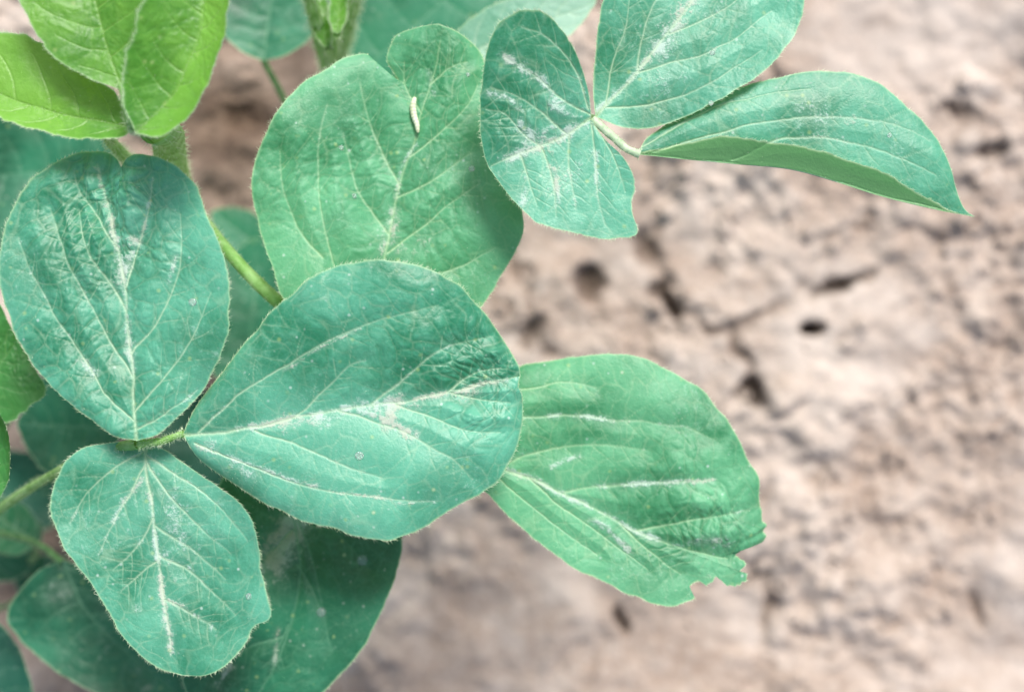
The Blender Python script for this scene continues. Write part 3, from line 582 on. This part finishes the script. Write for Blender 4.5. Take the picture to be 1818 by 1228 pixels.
pit = np.zeros_like(X); k = 62*K0
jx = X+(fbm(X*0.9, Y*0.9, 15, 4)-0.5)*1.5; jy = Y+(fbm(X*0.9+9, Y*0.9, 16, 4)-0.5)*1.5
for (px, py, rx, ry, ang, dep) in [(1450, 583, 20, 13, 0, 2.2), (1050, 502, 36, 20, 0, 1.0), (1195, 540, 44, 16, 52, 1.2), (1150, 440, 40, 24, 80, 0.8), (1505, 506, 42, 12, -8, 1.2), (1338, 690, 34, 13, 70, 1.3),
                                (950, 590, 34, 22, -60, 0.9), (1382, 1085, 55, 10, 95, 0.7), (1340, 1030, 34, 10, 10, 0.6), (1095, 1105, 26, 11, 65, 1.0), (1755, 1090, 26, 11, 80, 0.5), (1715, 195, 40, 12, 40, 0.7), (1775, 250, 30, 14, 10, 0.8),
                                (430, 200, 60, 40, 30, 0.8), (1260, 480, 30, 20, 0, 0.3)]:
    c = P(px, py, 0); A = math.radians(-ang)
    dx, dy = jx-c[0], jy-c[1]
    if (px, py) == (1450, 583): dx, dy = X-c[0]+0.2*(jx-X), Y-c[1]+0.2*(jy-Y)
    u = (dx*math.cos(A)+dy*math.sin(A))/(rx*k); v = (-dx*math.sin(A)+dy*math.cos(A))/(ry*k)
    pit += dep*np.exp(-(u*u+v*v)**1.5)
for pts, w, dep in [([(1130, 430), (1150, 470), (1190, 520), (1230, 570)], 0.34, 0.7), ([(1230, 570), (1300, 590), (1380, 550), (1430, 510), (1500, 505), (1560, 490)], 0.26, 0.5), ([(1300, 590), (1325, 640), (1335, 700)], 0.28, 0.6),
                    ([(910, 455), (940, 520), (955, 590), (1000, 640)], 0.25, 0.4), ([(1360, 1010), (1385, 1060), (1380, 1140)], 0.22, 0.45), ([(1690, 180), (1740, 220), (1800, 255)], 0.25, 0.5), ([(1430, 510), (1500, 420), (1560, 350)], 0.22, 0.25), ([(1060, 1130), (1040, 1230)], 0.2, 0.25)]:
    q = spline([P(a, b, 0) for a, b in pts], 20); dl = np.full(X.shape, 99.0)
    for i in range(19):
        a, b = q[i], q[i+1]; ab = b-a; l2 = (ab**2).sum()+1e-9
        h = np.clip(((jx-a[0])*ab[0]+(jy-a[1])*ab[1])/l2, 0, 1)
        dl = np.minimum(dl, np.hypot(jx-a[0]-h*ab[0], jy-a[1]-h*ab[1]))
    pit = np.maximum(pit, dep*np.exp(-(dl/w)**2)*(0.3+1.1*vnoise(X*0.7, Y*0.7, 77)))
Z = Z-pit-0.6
painted_shade = np.zeros_like(X)  # shade under the plants, painted into the soil colour
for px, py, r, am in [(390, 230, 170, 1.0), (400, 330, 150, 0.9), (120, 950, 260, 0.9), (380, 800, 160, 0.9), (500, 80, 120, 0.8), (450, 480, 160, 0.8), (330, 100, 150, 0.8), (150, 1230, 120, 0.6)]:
    c = P(px, py, 0); painted_shade = np.maximum(painted_shade, am*np.exp(-(((X-c[0])**2+(Y-c[1])**2)/(r*k)**2)**1.5))
ny, nx = X.shape
V = np.stack([X, Y, Z], 2).reshape(-1, 3)
i = np.arange(ny-1)[:, None]; j = np.arange(nx-1)[None]; a = i*nx+j
Q = np.stack([a, a+1, a+nx+1, a+nx], -1).reshape(-1, 4)
ms, nt = new_mat('dry_soil'); g = G(nt)
tc = g.n('ShaderNodeTexCoord'); vec = tc.outputs['Object']
n1 = g.noise(vec, 11, 3); n2 = g.noise(vec, 40, 5, 0.68); n3 = g.noise(vec, 300, 3, 0.7)
col = g.mix(g.ramp(n1, 0.35, 0.65), (0.400, 0.318, 0.262), (0.500, 0.425, 0.368))
col = g.mix(g.math('MULTIPLY', g.ramp(n2, 0.36, 0.58, 1, 0), g.ramp(n1, 0.35, 0.6, 0.7, 0.45)), col, (0.300, 0.222, 0.172))
col = g.mix(g.math('MULTIPLY', g.ramp(n2, 0.52, 0.68), 0.45), col, (0.62, 0.545, 0.48))
col = g.mix(g.math('MULTIPLY', g.ramp(n3, 0.42, 0.72), 0.4), col, (0.62, 0.545, 0.48))
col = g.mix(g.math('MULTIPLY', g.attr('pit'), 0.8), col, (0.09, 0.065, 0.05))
col = g.mix(g.math('MULTIPLY', g.attr('painted_shade'), 0.9), col, g.mix(g.ramp(n2, 0.4, 0.62), (0.08, 0.052, 0.034), (0.21, 0.145, 0.10)))  # dark brown painted in where the plants shade the soil
b = g.n('ShaderNodeBsdfPrincipled'); g.l(col, b.inputs['Base Color']); b.inputs['Roughness'].default_value = 0.95; b.inputs['Specular IOR Level'].default_value = 0.2
bp = g.n('ShaderNodeBump'); g.l(g.math('ADD', n2, g.math('MULTIPLY', n3, 0.3)), bp.inputs['Height']); bp.inputs['Distance'].default_value = 0.003; bp.inputs['Strength'].default_value = 0.7
g.l(bp.outputs[0], b.inputs['Normal']); o = g.n('ShaderNodeOutputMaterial'); g.l(b.outputs[0], o.inputs[0])
me = build_mesh('ground', V, Q, [], 0, 0, (ms,), dict(pit=np.clip(pit/0.95, 0, 1).ravel(), painted_shade=painted_shade.ravel()))
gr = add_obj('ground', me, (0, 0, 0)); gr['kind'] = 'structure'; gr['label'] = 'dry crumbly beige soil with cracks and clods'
# crumbs
import bmesh
bm = bmesh.new(); bmesh.ops.create_icosphere(bm, subdivisions=2, radius=1)
iv = np.array([v.co[:] for v in bm.verts]); it = np.array([[v.index for v in f.verts] for f in bm.faces]); bm.free()
Vs, Ts = [], []; off = 0
for c in range(2200):
    x = rng.uniform(-26, 26); y = rng.uniform(-19, 19)
    ii = np.searchsorted(ay, y); jj = np.searchsorted(ax, x); z = Z[ii, jj]
    if pit[ii, jj] > 0.3 or painted_shade[ii, jj] > 0.3: continue
    if patch[ii, jj] < rng.random()*0.8: continue
    r = 0.07+0.16*rng.random()**3*2
    sc = rng.uniform(0.7, 1.25, 3)*r
    ph = rng.uniform(0, 9, 3)
    bump = 1+0.22*np.sin(iv[:, 0]*3+ph[0])*np.sin(iv[:, 1]*3.3+ph[1])+0.15*np.sin(iv[:, 2]*4+ph[2])
    Vs.append(iv*bump[:, None]*sc+np.array([x, y, z+r*0.1])); Ts.append(it+off); off += len(iv)
me = build_mesh('soil_crumbs', np.vstack(Vs), [], np.vstack(Ts), 0, 0, (ms,))
cr = add_obj('soil_crumbs', me, (0, 0, 0)); cr['kind'] = 'stuff'; cr['label'] = 'loose crumbs of dry beige soil on the ground'; cr['category'] = 'soil crumbs'

# ================================================================== LIGHT, WORLD, CAMERA
w = bpy.data.worlds.new('World'); scene.world = w; w.use_nodes = True; nt = w.node_tree
bg = nt.nodes['Background']; sky = nt.nodes.new('ShaderNodeTexSky'); sky.sky_type = 'NISHITA'; sky.sun_disc = False
sky.sun_elevation = math.radians(52); sky.sun_rotation = math.radians(20); sky.dust_density = 3.0; sky.air_density = 1.0
nt.links.new(sky.outputs[0], bg.inputs[0]); bg.inputs[1].default_value = 0.15
sl = bpy.data.lights.new('sun', 'SUN'); sl.energy = 4.3; sl.angle = math.radians(18); sl.color = (1, 0.965, 0.92)
so = bpy.data.objects.new('sun', sl); col0.objects.link(so); so.rotation_euler = (math.radians(-38), 0, math.radians(-20)); so.location = (0.3, 1, 2)
cam = bpy.data.cameras.new('camera'); co = bpy.data.objects.new('camera', cam); col0.objects.link(co)
co.location = (0, 0, CAM_Z/100); cam.lens = 50; cam.sensor_width = 36; cam.clip_start = 0.01; cam.clip_end = 1000
cam.dof.use_dof = True; cam.dof.focus_distance = 0.383; cam.dof.aperture_fstop = 5.6
scene.camera = co
scene.view_settings.view_transform = 'Standard'; scene.view_settings.look = 'None'; scene.view_settings.exposure = 0
